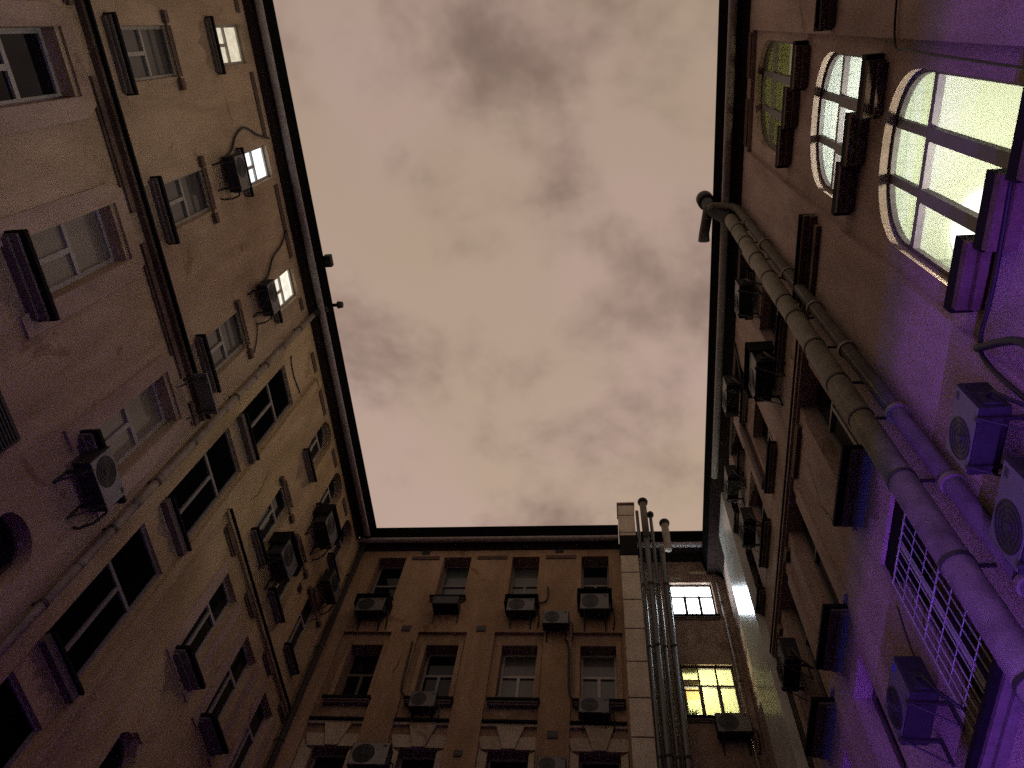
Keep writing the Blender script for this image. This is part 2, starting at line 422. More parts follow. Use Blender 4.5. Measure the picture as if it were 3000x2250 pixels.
# ------------------------------------------------------------------ left house
lb = empty('apartment_building', (XL, 3, GROUND), 'long ochre apartment house on the left with a black string course and dark stair bay', 'building')
L0, L1 = -10., YF
lo = {}
AC = [(-.6, .3), (2.14, 3.0), (5.32, 6.2)]          # the three window columns of the near half
BC = [(10.05, 10.92), (11.85, 12.75), (13.62, 14.5)]  # the three columns of the far half
for i, (a, b) in enumerate(AC):
    lo['top%d' % i] = op(a, b-.05, 17.32, 18.98, .17)
    lo['mid%d' % i] = op(a, b+.03, 13.57, 15.70, .22)
    lo['big%d' % i] = op(a, b+.12, 9.62, 12.10, .30)
    lo['low%d' % i] = op(a+.1, b+.1, 5.3, 8.05, .30, top=arch_top(a+.1, b+.1, 7.75, 8.05, 12))
for i, (z0, z1) in enumerate([(4.5, 6.9), (7.60, 10.30), (11.05, 13.80), (14.40, 17.16)]):
    lo['stair%d' % i] = op(7.41, 8.58, z0, z1, .13)
for i, (a, b) in enumerate(BC):
    lo['btop%d' % i] = op(a, b, 17.15, 19.2, .28, top=arch_top(a, b, 18.75, 19.2, 14))
    lo['bmid%d' % i] = op(a, b, 13.6, 15.78, .25)
    lo['bbig%d' % i] = op(a+.05, b+.05, 9.95, 12.22, .22)
    lo['blow%d' % i] = op(a, b, 5.6, 8.3, .30, top=arch_top(a, b, 7.9, 8.3, 12))
near = [o for o in lo.values() if o['u1'] < 6.9]; far_ = [o for o in lo.values() if o['u0'] > 6.9]
w = MB(); wall(w, LEFT, L0, 6.86, GROUND, 19.66, near); w.build('wall', M['pinkish'], lb)
w = MB(); wall(w, LEFT, 6.86, L1, GROUND, 19.66, far_); shell(w, LEFT, L0, L1, GROUND, 19.66, 7.); w.build('wall', M['ochre'], lb)
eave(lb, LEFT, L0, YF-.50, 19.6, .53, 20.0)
def t3(m, *boxes, name='trim', parent=None, mat='trim', F=None):
    for x in boxes: m.box(F, *x)
# string course of the near half, a heavy black flashed ledge, and the stucco band of the far half
s = MB(); s.mi = 0; s.box(LEFT, L0, 6.72, 12.88, 12.93, .003, .20); s.mi = 1; s.box(LEFT, L0, 6.72, 12.80, 12.878, .003, .12)
s.build('string_course', [M['flash'], M['trim']], lb)
s = MB(); s.mi = 0; s.box(LEFT, 8.92, YF-.02, 12.82, 12.86, .003, .13); s.mi = 1; s.box(LEFT, 8.92, YF-.02, 12.74, 12.818, .003, .08)
s.build('string_course', [M['flash'], M['ochre']], lb)
for a, b in [(-9.5, -3.2), (-2.95, -.9), (.15, 2.40), (2.97, 5.64), (6.2, 6.7), (9.2, 9.98), (11.05, 11.75), (12.86, 13.55), (14.55, 15.1)]:
    m = MB(); m.box(LEFT, a, b, 12.56, 12.70, .002, .07); m.box(LEFT, a+.03, b-.03, 12.50, 12.56, .002, .035); m.build('frieze_strip', M['trim'], lb)
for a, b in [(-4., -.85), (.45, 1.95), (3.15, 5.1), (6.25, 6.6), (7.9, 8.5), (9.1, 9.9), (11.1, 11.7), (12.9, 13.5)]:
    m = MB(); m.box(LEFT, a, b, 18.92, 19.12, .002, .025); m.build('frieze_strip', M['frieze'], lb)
# flat pale surround round every big window
for a, b in AC:
    b += .12; m = MB()
    m.box(LEFT, a-.34, a-.005, 9.3, 12.2, .002, .05); m.box(LEFT, b+.005, b+.34, 9.3, 12.2, .002, .05)
    m.prism(LEFT, [(a-.34, 12.2), (b+.34, 12.2), (b+.18, 12.5), (a-.18, 12.5)], .002, .05)
    m.build('window_surround', M['rose'], lb)
# lesenes that frame the dark stair bay
m = MB(); m.box(LEFT, 7.02, 7.36, GROUND, 19.2, .002, .045); m.build('lesene', M['ochre'], lb)
m = MB(); m.box(LEFT, 8.62, 8.84, GROUND, 18.75, .002, .10); m.box(LEFT, 8.60, 8.86, 18.752, 18.9, .002, .14); m.build('lesene', M['ochre'], lb)
for i in range(4):
    o = lo['stair%d' % i]
    m = MB(); m.mi = 1; m.box(LEFT, 7.37, 8.60, o['z0']-.20, o['z0']-.06, .002, .14); m.mi = 0; m.box(LEFT, 7.372, 8.61, o['z0']-.058, o['z0']-.004, .002, .20)
    m.build('stair_ledge', [M['flash'], M['sillstone']], lb)
    window(lb, LEFT, o, glass='glass_black', frame='grey_frame', style='T', fw=.06, tr=.62)
def hood(F, a, b, z, parent, mat='trim', d=.09):
    m = MB(); m.box(F, a-.26, a-.04, z-.07, z+.06, .002, d); m.box(F, b+.04, b+.26, z-.07, z+.06, .002, d)
    m.box(F, a-.04, b+.04, z+.0, z+.06, .003, .03); return m.build('hood_mould', M[mat], parent)
lit = ['lit_warm', 'lit_cold', 'lit_cream']
tl = ['lit window in the top storey nearest the camera', 'brightest lit window in the top storey', 'lit window in the top storey beside the drain pipe']
for i in range(3):
    window(lb, LEFT, lo['top%d' % i], glass=lit[i], frame='white_frame', style='T', fw=.06, tr=.55, sill=.16, label=tl[i], over=.16)
    window(lb, LEFT, lo['mid%d' % i], glass='glass_grey', style='T', fw=.06, tr=.56, sill=.20, over=.20); hood(LEFT, lo['mid%d' % i]['u0'], lo['mid%d' % i]['u1'], 15.48, lb)
    window(lb, LEFT, lo['big%d' % i], glass=['glass_dark', 'glass_cream', 'glass_cream'][i], style='T', fw=.075, tr=.60, sill=.36, over=.18)
    window(lb, LEFT, lo['low%d' % i], glass='glass_dark', frame='brown_frame', style='T')
    window(lb, LEFT, lo['btop%d' % i], glass='glass_dark', frame='white_frame', style='T', sill=.17, tr=.7, over=.10)
    window(lb, LEFT, lo['bmid%d' % i], glass='glass_dark', frame='white_frame', style='T', sill=.18, over=.08); hood(LEFT, lo['bmid%d' % i]['u0'], lo['bmid%d' % i]['u1'], 15.46, lb)
    window(lb, LEFT, lo['bbig%d' % i], glass='glass_dark', frame='white_frame', style='T', sill=.34, over=.10)
    window(lb, LEFT, lo['blow%d' % i], glass='glass_dark', frame='brown_frame', style='T', sill=.2, over=.08)
    a, b = BC[i]; m = MB()
    m.box(LEFT, a-.22, a+.045, 9.7, 12.25, .002, .04); m.box(LEFT, b+.055, b+.30, 9.7, 12.25, .002, .04); m.build('window_surround', M['rose'], lb)
    m = MB(); c = (a+b)/2; m.prism(LEFT, [(c-.14, 8.31), (c+.14, 8.31), (c+.24, 8.85), (c-.24, 8.85)], .002, .09)
    m.box(LEFT, a-.25, a-.005, 5.5, 8.0, .002, .05); m.box(LEFT, b+.005, b+.25, 5.5, 8.0, .002, .05); m.build('keystone', M['ochre'], lb)

# ------------------------------------------------------------------ far house
fb = empty('apartment_building', (-4, YF, GROUND), 'narrow orange-brown house closing the yard with four bays of dark windows', 'building')
PB = [(-7.62, -6.20), (-5.42, -4.02), (-3.22, -1.84), (-1.06, .325)]
TB = [(-7.42, -6.50), (-5.24, -4.35), (-3.02, -2.15), (-.83, .01)]
MBY = [(-7.28, -6.36), (-5.12, -4.20), (-2.98, -2.0), (-.83, .13)]
fo = []
panels = [op(a, b, GROUND+.5, 15.76, .10) for a, b in PB]
tops = [op(a, b, 17.1, 19.05, .46) for a, b in TB]
w = MB(); wall(w, FAR, XL, .42, GROUND, 19.66, panels+tops)
mids, lows = [], []
for i in range(4):
    a, b = MBY[i]
    mids.append(op(a, b, 13.40, 15.36, .42)); lows.append(op(a, b, 9.4, 12.02, .34))
shell(w, FAR, XL, .42, GROUND, 19.66, 6.)
w.build('wall', M['orange'], fb)
w = MB()
for (a, b), m_, l_ in zip(PB, mids, lows): wall(w, FAR, a, b, GROUND+.5, 15.76, [m_, l_], d=-.1)
w.build('recessed_panel', M['panel'], fb)
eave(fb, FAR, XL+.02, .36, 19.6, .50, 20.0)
gl = ['glass_dark', 'glass_teal', 'glass_grey', 'glass_dark']
for i in range(4):
    window(fb, FAR, tops[i], glass=gl[i], frame='grey_frame', style=['H', 'H', 'T', 'T'][i], tr=.52, sill=.17 if i == 1 else .1, over=.10 if i == 1 else .03)
    window(fb, FAR, mids[i], d=-.1, glass=['glass_dark', 'glass_dark', 'glass_grey', 'glass_grey'][i], frame=['brown_frame', 'grey_frame', 'white_frame', 'white_frame'][i], style='T', tr=.6, sill=.12, over=.18, fw=.065)
    window(fb, FAR, lows[i], d=-.1, glass='glass_dark', frame='grey_frame', style='T')
    a, b = PB[i]; c, e = MBY[i]; h = (c+e)/2
    m = MB(); m.mi = 0; m.box(FAR, a+.005, b-.005, 12.74, 12.80, -.098, .05); m.mi = 1; m.box(FAR, a+.005, b-.005, 12.66, 12.738, -.098, -.02)
    m.build('string_course', [M['flash'], M['cream']], fb)
    m = MB()
    m.prism(FAR, [(h-.15, 12.03), (h+.15, 12.03), (h+.34, 12.65), (h-.34, 12.65)], -.098, .0)
    m.prism(FAR, [(c-.16, 12.03), (h-.158, 12.03), (h-.26, 12.38), (c-.28, 12.38)], -.098, -.04)
    m.prism(FAR, [(h+.158, 12.03), (e+.16, 12.03), (e+.28, 12.38), (h+.26, 12.38)], -.098, -.04)
    m.prism(FAR, [(a+.02, 9.4), (c-.005, 9.4), (c-.005, 11.9), (c-.2, 12.05), (a+.02, 12.3)], -.098, -.06)
    m.prism(FAR, [(e+.005, 9.4), (b-.02, 9.4), (b-.02, 12.3), (e+.2, 12.05), (e+.005, 11.9)], -.098, -.06)
    m.build('window_surround', M['cream'], fb)
    m = MB(); m.box(FAR, c-.13, c-.005, 13.4, 15.5, -.098, -.075); m.box(FAR, e+.005, e+.13, 13.4, 15.5, -.098, -.075); m.build('window_surround', M['orange'], fb)
for a, b in [(-6.3, -5.4), (-4.15, -3.2), (-1.95, -1.0)]:
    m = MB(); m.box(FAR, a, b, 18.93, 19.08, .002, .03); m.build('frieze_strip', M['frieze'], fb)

# ------------------------------------------------------------------ rear wing with the two bright windows
wb = empty('rear_wing', (2, YW, GROUND), 'shabby grey-brown recessed wing in the corner behind the flue pipes, with two bright windows', 'building')
w1 = op(1.88, 3.2, 17.52, 19.02, .18); w2 = op(1.86, 3.30, 13.88, 15.66, .16); w3 = op(1.95, 3.2, 10.0, 12.0, .2)
w = MB(); wall(w, WING, .42, 3.95, GROUND, 20.35, [w1, w2, w3]); shell(w, WING, .42, 3.95, GROUND, 20.35, 6.)
w.quad((.42, YF, GROUND), (.42, YW, GROUND), (.42, YW, 20.35), (.42, YF, 20.35))
w.build('wall', M['wing'], wb)
eave(wb, WING, .7, 3.3, 20.25, .75, 20.7)
x = window(wb, WING, w1, glass='lit_fluor', frame='brown_frame', style='3', fw=.062, tr=.64, sill=.1, over=.06, label='blazing cold white six pane window of the wing')
x = window(wb, WING, w2, glass='glass_clear', frame='brown_frame', style='3', fw=.06, tr=.62, sill=.1, over=.06, label='yellow lit six pane window of the wing')
room(x, WING, 1.6, 3.6, 13.2, 15.9, -.26, -2.6, 'room_yellow', 'lamp_yellow', 2.5, 14.25, -1.2, .20)
m = MB()
for z, d in ((15.45, .30), (15.1, .25)): m.box(WING, 1.95, 2.42, z, z+.06, -.75, -.42)
m.box(WING, 1.95, 1.99, 14.0, 15.45, -.75, -.42)
m.build('shelf', M['room_brown'], x)
window(wb, WING, w3, glass='glass_dark', frame='brown_frame', style='3')
for a, b, z in ((1.95, 2.3, 19.12), (2.55, 3.1, 19.4)):
    m = MB(); m.box(WING, a, b, z, z+.13, .002, .02); m.build('plaster_patch', M['cream'], wb)

# ------------------------------------------------------------------ right house
rb = empty('apartment_building', (XR, 6, GROUND), 'mauve-brown house on the right with three tall round-cornered lit stair windows', 'building')
R0, R1 = -10., YW
BAY = (.5, 3.12)
def stair_op(u0, u1, zs, z1, steps, depth=.20):
    bot = []
    x = [u0, u0+(u1-u0)/3, u0+2*(u1-u0)/3, u1]
    for k in range(3): bot += [(x[k], steps[k]), (x[k+1], steps[k])]
    return op(u0, u1, steps[0], z1, depth, top=arch_top(u0, u1, zs, z1, 24, 2.3), bot=bot)
SW = [stair_op(.80, 2.87, 9.45, 10.42, (6.86, 7.20, 7.56)),
      stair_op(.75, 2.83, 12.90, 13.80, (10.87, 11.32, 11.52)),
      stair_op(.68, 2.80, 17.40, 18.50, (14.55, 15.02, 15.28))]
ro = {}
RC = [(5.60, 6.66), (8.42, 9.46), (10.40, 11.48), (12.34, 13.4)]
for i, (a, b) in enumerate(RC):
    ro['top%d' % i] = op(a, b, 17.2, 18.95, .28)
    ro['mid%d' % i] = op(a, b, 14.1, 16.30, .26)
    ro['big%d' % i] = op(a+.08, b+.06, 9.25, 12.62, .30)
    if i: ro['low%d' % i] = op(a+.25, b+.1, 4.6, 8.55, .34)
ro['grille'] = op(5.56, 6.86, 5.25, 8.35, .30)
bay = op(BAY[0], BAY[1], GROUND, 18.75, .09)
w = MB(); wall(w, RIGHT, R0, R1, GROUND, 19.42, list(ro.values())+[bay]); shell(w, RIGHT, R0, R1, GROUND, 19.42, 7.)
w.build('wall', M['right'], rb)
w = MB(); w.box(RIGHT, 12.95, 14.55, GROUND, 19.10, .004, .20); w.build('pilaster', M['gloss_wall'], rb)
w = MB(); wall(w, RIGHT, BAY[0], BAY[1], GROUND, 18.75, SW, d=-.09)
w.build('stair_bay', M['right'], rb)
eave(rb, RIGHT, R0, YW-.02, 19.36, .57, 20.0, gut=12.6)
for a, b, e in [(R0, .44, .25), (3.2, 4.7, .25), (4.703, 12.94, .12)]:
    m = MB(); m.mi = 0; m.box(RIGHT, a, b, 12.78, 12.83, .003, e); m.mi = 1; m.box(RIGHT, a, b-.02, 12.69, 12.778, .003, e*.8); m.box(RIGHT, a, b-.04, 12.62, 12.688, .003, e*.4)
    m.build('string_course', [M['flash'], M['trim'] if e > .2 else M['right']], rb)
for a, b in [(.55, 1.5), (1.95, 3.0), (5.5, 6.7), (8.3, 9.5), (10.3, 11.5)]:
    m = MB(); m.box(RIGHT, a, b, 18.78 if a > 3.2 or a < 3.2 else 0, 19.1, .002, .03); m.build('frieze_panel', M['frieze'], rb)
SG = ['tile_green', 'tile_blue', 'tile_olive']; SL = ['lamp_room', 'lamp_blueish', 'lamp_olive']
ls = ['largest lit stair window, lowest of the three, pale green inside', 'middle lit stair window, cold pale blue inside', 'highest lit stair window, dim olive inside']
for i, o in enumerate(SW):
    u0, u1 = o['u0'], o['u1']; zs = o['top'][0][1]; z1 = o['z1']
    dd = -.09-o['depth']; a, b = dd+.012, dd+.08; fw = .055
    f = MB(); t = o['top']
    for (p, q), (r, v) in zip(t, t[1:]):
        cx, cz = (u0+u1)/2, zs-.4
        k = .955
        f.prism(RIGHT, [(p, q), (r, v), (cx+(r-cx)*k, cz+(v-cz)*k), (cx+(p-cx)*k, cz+(q-cz)*k)], a, b)
    st = [o['bot'][0][1], o['bot'][2][1], o['bot'][4][1]]
    f.box(RIGHT, u0, u0+fw, st[0], zs, a, b); f.box(RIGHT, u1-fw, u1, st[2], zs, a, b)
    x = [u0, u0+(u1-u0)/3, u0+2*(u1-u0)/3, u1]
    zt = z1-1.08
    f.box(RIGHT, u0+fw, u1-fw, zt-.05, zt+.05, a-.003, b+.01)
    for k in range(3): f.box(RIGHT, x[k]+(fw if k == 0 else .045), x[k+1]-(fw if k == 2 else .045), st[k], st[k]+.06, a, b)
    for k in (1, 2):
        f.box(RIGHT, x[k]-.075, x[k]+.075, st[k-1], zt-.05, a, b+.03)
        f.box(RIGHT, x[k]-.055, x[k]+.055, zt+.05, z1-.07, a, b)
    wn = f.build('window', M['mauve_frame'], rb); wn['label'] = ls[i]
    p = MB(); fill(p, RIGHT, o, dd+.03); p.build('pane', M['glass_clear'], wn)
    for k in range(3):
        m = MB(); m.mi = 0; m.box(RIGHT, x[k]-(.06 if k == 0 else -.003), x[k+1]+(.06 if k == 2 else -.003)+(.03 if k < 2 else 0), st[k]-.17, st[k]-.004, dd+.02, .22-.09)
        m.mi = 1; m.box(RIGHT, x[k]+.005, x[k+1]-.005, st[k]-.27, st[k]-.172, -.088, .13); m.box(RIGHT, x[k]+.03, x[k+1]-.03, st[k]-.35, st[k]-.272, -.088, .03)
        m.build('sill', [M['flash'], M['trim']], wn)
    r = room(wn, RIGHT, u0-.5, u1+.5, [5.6, 10.58, 13.98][i], z1+.10, dd-.004, dd-3.0, SG[i], SL[i], u0+1.2, st[0]+(.7 if i < 2 else .3), -1.3, .18 if i < 2 else .12, disc=(2.95, -1.75, .6) if i == 0 else (2.6, -.9, .05), ceilmat=['ceil_green', 'ceil_blue', 'ceil_olive'][i], strip=.50)
for i in range(4):
    window(rb, RIGHT, ro['top%d' % i], frame='brown_frame', style='T', sill=.16, over=.08)
    window(rb, RIGHT, ro['mid%d' % i], frame='grey_frame', style='T', sill=.18, over=.12)
    window(rb, RIGHT, ro['big%d' % i], frame='grey_frame', style='T', sill=.36, over=.14, tr=.7); o = ro['big%d' % i]
    m = MB(); m.box(RIGHT, o['u0']-.3, o['u0']-.005, 9.3, 12.2, .002, .045); m.box(RIGHT, o['u1']+.005, o['u1']+.3, 9.3, 12.2, .002, .045); m.build('window_surround', M['right'], rb)
    if i: window(rb, RIGHT, ro['low%d' % i], frame='brown_frame', style='T', sill=.2, over=.1)
    for a, b in ([(3.3, 4.6)] if i == 0 else [(RC[i-1][1]+.35, RC[i][0]-.3)]):
        if b-a > .2:
            m = MB(); m.box(RIGHT, a, b, 12.36, 12.50, .002, .08); m.build('frieze_strip', M['trim'], rb)
o = ro['grille']
gw = window(rb, RIGHT, o, frame='brown_frame', style='M', fw=.04, tr=.55, sill=.26, over=.2, label='ground floor window behind a welded mesh grille')
m = MB().box(RIGHT, o['u0']+.01, o['u1']-.01, o['z1']-.36, o['z1']-.006, -.285, -.055); m.build('dark_head_box', M['flash'], gw)  # black box added to keep the window head dark
m = MB(); d0 = -.02
for k in range(10):
    u = o['u0']+.03+(o['u1']-o['u0']-.06)*k/9
    m.tube([RIGHT.p(u, o['z0']+.04, d0), RIGHT.p(u, o['z1']-.37, d0)], (.0075 if k not in (0, 9) else .011), 6)
for k in range(9):
    z = o['z0']+.06+(o['z1']-o['z0']-.44)*k/8
    m.tube([RIGHT.p(o['u0']+.03, z, d0-.012), RIGHT.p(o['u1']-.03, z, d0-.012)], (.006 if k not in (0, 5, 8) else .011), 6)
m.box(RIGHT, 6.22, 6.28, o['z0']+.05, o['z1']-.38, d0-.045, d0-.022)
m.build('window_grille', M['grille'], gw)

# rain stains below the sills and a few cracks in the plaster: each a thin ragged sheet of its own
M['stain'] = plaster('damp_plaster', (.33, .24, .165), (.40, .295, .20), (.44, .33, .23), scale=1.2, seed=51.)
rs = random.Random(11)
def stain(F, u0, u1, z, h, parent, d=0.):
    top = [(u1, z), (u0, z)]; n = max(5, int((u1-u0)/.13)); low = []
    for k in range(n+1):
        u = u0+(u1-u0)*k/n; e = min(k, n-k)/n*2
        low.append((u+rs.uniform(-.008, .008) if 0 < k < n else u, z-.01-h*(.25+.75*rs.random()**1.5)*min(1, .25+e*1.4)))
    m = MB()
    for (a, b), (c, e) in zip(low, low[1:]): m.quad(F.p(a, b, d+.0025), F.p(c, e, d+.0025), F.p(c, z, d+.0025), F.p(a, z, d+.0025))
    m.build('damp_stain', M['stain'], parent)
def crack(F, pts, parent, d=0.):
    m = MB(); P = []
    for (a, b), (c, e) in zip(pts, pts[1:]):
        for k in range(6): P.append((a+(c-a)*k/6+rs.uniform(-.03, .03), b+(e-b)*k/6+rs.uniform(-.03, .03)))
    w0 = .004
    for (a, b), (c, e) in zip(P, P[1:]):
        w = rs.uniform(.004, .012); l = math.hypot(c-a, e-b) or 1; nx, nz = -(e-b)/l, (c-a)/l
        m.quad(F.p(a-nx*w0, b-nz*w0, d+.003), F.p(c-nx*w, e-nz*w, d+.003), F.p(c+nx*w, e+nz*w, d+.003), F.p(a+nx*w0, b+nz*w0, d+.003)); w0 = w
    m.build('plaster_crack', M['flash'], parent)
for k, o in lo.items():
    if k[:3] in ('mid', 'big', 'bmi', 'bbi', 'bto', 'top') and rs.random() < .85: stain(LEFT, o['u0']-.08, o['u1']+.06, o['z0']-.20, rs.uniform(.35, 1.0), lb)
    if k[:3] == 'sta': stain(LEFT, o['u0'], o['u1'], o['z0']-.22, rs.uniform(.3, .6), lb)
for k, o in ro.items():
    if k != 'grille' and rs.random() < .8: stain(RIGHT, o['u0']-.06, o['u1']+.06, o['z0']-.2, rs.uniform(.35, .9), rb)
for o in mids: stain(FAR, o['u0']-.1, o['u1']+.1, 13.24, rs.uniform(.2, .4), fb, -.1)
for o in tops: stain(FAR, o['u0']-.05, o['u1']+.05, 16.98, rs.uniform(.3, .8), fb)
for a in (-7.9, -5.85, -3.65, -1.5): stain(FAR, a-.2, a+.2, 18.9, rs.uniform(.3, .6), fb)
crack(LEFT, [(9.3, 15.1), (9.5, 14.3), (9.35, 13.7)], lb); crack(RIGHT, [(7.4, 11.9), (7.7, 10.9), (7.5, 10.1)], rb); crack(FAR, [(-5.7, 14.8), (-5.85, 14.1)], fb, )

# ------------------------------------------------------------------ chimney, flues, drain pipes and the big duct
def cyl_at(x, y, z0, z1, r, seg=18, x1=None):
    return MB().tube([(x, y, z0), (x if x1 is None else x1, y, z1)], r, seg)
ch = empty('chimney', (.65, YF, GROUND), 'tall square chimney of pale concrete blocks with dark joints beside the flue pipes', 'chimney')
z = GROUND; k = 0
jt = MB()
zz = [GROUND, 0.62, 1.77, 2.92, 4.07, 5.22, 6.37, 7.52, 8.67, 9.82, 10.97, 12.13, 13.25, 14.40, 15.56, 16.69, 17.86, 18.66]
for a, b in list(zip(zz, zz[1:]))+[(19.60, 19.80), (19.80, 20.72), (20.72, 21.33)]: MB().bx(.385, .915, YF-.35, YF+.2, a+.018, b-.018).build('concrete_block', M['concrete'], ch, bevel=.012)
jt.bx(.40, .90, YF-.33, YF+.18, GROUND, 21.28); jt.build('mortar_joint', M['frieze'], ch)
MB().bx(.375, .925, YF-.36, YF+.21, 18.665, 19.636).build('metal_collar', M['flash'], ch)
MB().bx(.355, .945, YF-.38, YF+.23, 21.302, 21.42).build('cap_slab', M['trim'], ch)

def flue(label, x, y, z1, r, mat, xb=None, cap=None, top=None):
    root = empty('flue_pipe', (xb or x, y, GROUND), label, 'flue pipe', 'flue pipes beside the chimney')
    xb = x if xb is None else xb
    MB().tube([(xb, y, GROUND), (x, y, z1)], r, 20).build('pipe', M[mat], root, smooth=True)
    if top:
        MB().tube([(x, y, z1-.25), (x, y, z1+.05), (top[0], y+.35, z1+.45), (top[0], y+.35, top[1])], [r*1.02, r*1.02, top[2], top[2]], 20).build('pipe_elbow', M['pipe_grey'], root, smooth=True); zc, xc, rc, yc = top[1], top[0], top[2], y+.35
    else: zc, xc, rc, yc = z1, x, r, y
    if cap:
        MB().tube([(xc, yc, zc-.02), (xc, yc, zc+.06), (xc, yc, zc+.10), (xc, yc, zc+.20)], [cap, cap*1.08, cap, cap*.35], 20).build('rain_cap', M['pipe_dark'], root)
    for zb in (4.5, 7.9, 11.6, 14.9, 17.3):
        xx = xb+(x-xb)*(zb-GROUND)/(z1-GROUND)
        MB().tube([(xx, y, zb-.03), (xx, y, zb+.03)], r*1.09, 20).build('pipe_clamp', M['pipe_dark'], root)
    return root
flue('thin dark flue pipe without a cap, hard against the chimney', 1.01, YF-.33, 20.95, .055, 'pipe_gloss', xb=.97)
r_ = flue('thickest and tallest flue pipe, its upper end dull tan under a round cap', 1.235, YF-.36, 21.4, .095, 'pipe_gloss', xb=1.13, cap=.16)
cyl_at(1.233, YF-.36, 19.45, 21.36, .112).build('tan_sleeve', M['duct_dull'], r_, smooth=True)
flue('slim flue pipe with a small mushroom cap in the middle of the row', 1.44, YF-.33, 20.72, .055, 'pipe_gloss', xb=1.31, cap=.105)
flue('flue pipe with a kinked top and capped grey stub, farthest from the chimney', 1.66, YF-.34, 18.95, .085, 'pipe_gloss', xb=1.5, cap=.16, top=(1.90, 20.7, .12))

def drain(label, F, u, d, z0, z1, r, mat, brackets, group=None, joints=()):
    root = empty('drain_pipe', F.p(u, GROUND), label, 'drain pipe', group)
    MB().tube([F.p(u, z0, d), F.p(u, z1, d)], r, 18).build('pipe', M[mat], root, smooth=True)
    for z in brackets:
        MB().tube([F.p(u, z-.03, d), F.p(u, z+.03, d)], r*1.14, 18).box(F, u-.02, u+.02, z-.02, z+.02, .0, d-r*.9).build('pipe_bracket', M['iron'], root)
    for z in joints: MB().tube([F.p(u, z-.10, d), F.p(u, z+.0, d), F.p(u, z+.05, d)], [r*1.03, r*1.10, r*1.10], 18).build('pipe_socket', M[mat], root, smooth=True)
    return root
dp = drain('weathered zinc drain pipe running down the ochre wall past the dark stair bay', LEFT, 6.86, .16, GROUND+.2, 19.3, .075, 'pipe_grey', [2., 5.2, 7.6, 9.35, 10.75, 14.15, 15.85, 18.2], None, [4, 6.4, 8.5, 10.1, 12.2, 13.6, 15.2, 17])
MB().tube([LEFT.p(6.86, 19.25, .16), LEFT.p(6.86, 19.5, .18), LEFT.p(6.86, 19.68, .34), LEFT.p(6.82, 19.72, .46)], [.075, .10, .10, .09], 16).build('outlet_bend', M['pipe_dark'], dp, smooth=True)
dp2 = drain('black corner drain pipe where the ochre and the orange house meet', LEFT, 15.08, .17, GROUND+.2, 19.5, .075, 'pipe_dark', [3, 6, 9, 12, 15, 18])
drain('dull drain pipe in the corner of the rear wing, lit by the white window', WING, 3.37, .08, GROUND, 19.2, .04, 'pipe_grey', [6, 9, 12, 15, 18])
vd = empty('roof_vent', LEFT.p(6.83, 19.9, .45), 'round-ended vent pipe jutting over the ochre eave above the drain pipe', 'vent')
MB().tube([LEFT.p(6.85, 20.03, .1), LEFT.p(6.85, 20.05, .62), LEFT.p(6.85, 20.05, .66), LEFT.p(6.85, 20.05, .80)], [.05, .05, .11, .09], 16).build('vent_pipe', M['pipe_dark'], vd, smooth=True)
MB().box(LEFT, 6.79, 6.91, 19.93, 20.03, -.05, .25).build('vent_foot', M['roof'], vd)
vd = empty('roof_lamp', LEFT.p(5.5, 20.02, .55), 'small unlit box floodlight on the edge of the ochre roof', 'floodlight')
MB().box(LEFT, 5.38, 5.72, 20.05, 20.25, .50, .70).build('lamp_housing', M['pipe_dark'], vd, bevel=.02)
MB().box(LEFT, 5.52, 5.58, 19.98, 20.06, .2, .58).build('lamp_arm', M['iron'], vd)

# the big ventilation duct and its thinner neighbour climb the mauve wall
DU = 4.70
du = empty('ventilation_duct', RIGHT.p(DU, GROUND), 'thick pale galvanised duct with clamped joints climbing the mauve wall to the eave', 'duct')
duu = lambda z: 5.05-.019*(z+1.6)      # it leans a little
MB().tube([RIGHT.p(duu(GROUND), GROUND, .34), RIGHT.p(duu(18.55), 18.55, .34)], .155, 24).build('duct_pipe', M['duct'], du, smooth=True)
for z in [.4, 1.8, 3.2, 4.55, 5.95, 7.35, 8.75, 9.75, 10.95, 12.15, 12.9, 14.2, 15.4, 16.6, 17.6]:
    MB().tube([RIGHT.p(duu(z), z-.025, .34), RIGHT.p(duu(z), z+.025, .34)], .166, 24).box(RIGHT, duu(z)-.015, duu(z)+.015, z-.015, z+.015, .0, .19).build('duct_clamp', M['iron'], du)
MB().tube([RIGHT.p(duu(18.5), 18.5, .34), RIGHT.p(DU, 18.8, .38), RIGHT.p(DU-.05, 19.2, .56), RIGHT.p(DU-.1, 19.45, .68), RIGHT.p(DU-.1, 20.3, .68)], [.15, .15, .15, .15, .15], 20).build('duct_bend', M['pipe_dark'], du, smooth=True)
MB().tube([RIGHT.p(DU-.1, 20.25, .68), RIGHT.p(DU-.1, 20.30, .68), RIGHT.p(DU-.1, 20.75, .68), RIGHT.p(DU-.1, 20.8, .68)], [.15, .22, .22, .12], 22).build('duct_cowl', M['pipe_dark'], du, smooth=True)
MB().tube([RIGHT.p(DU-.1, 19.55, .74), RIGHT.p(DU+.55, 19.62, .82), RIGHT.p(DU+.75, 19.62, .82)], [.13, .13, .15], 18).build('duct_branch', M['duct_dull'], du, smooth=True)
d2 = empty('vent_pipe', RIGHT.p(4.36, GROUND), 'slimmer dull pipe beside the thick duct on the mauve wall', 'pipe')
MB().tube([RIGHT.p(4.50, GROUND, .15), RIGHT.p(4.46, 18.7, .15), RIGHT.p(4.46, 19.0, .24), RIGHT.p(4.48, 19.3, .62), RIGHT.p(4.56, 19.42, .74)], .10, 20).build('pipe', M['duct_dull'], d2, smooth=True)
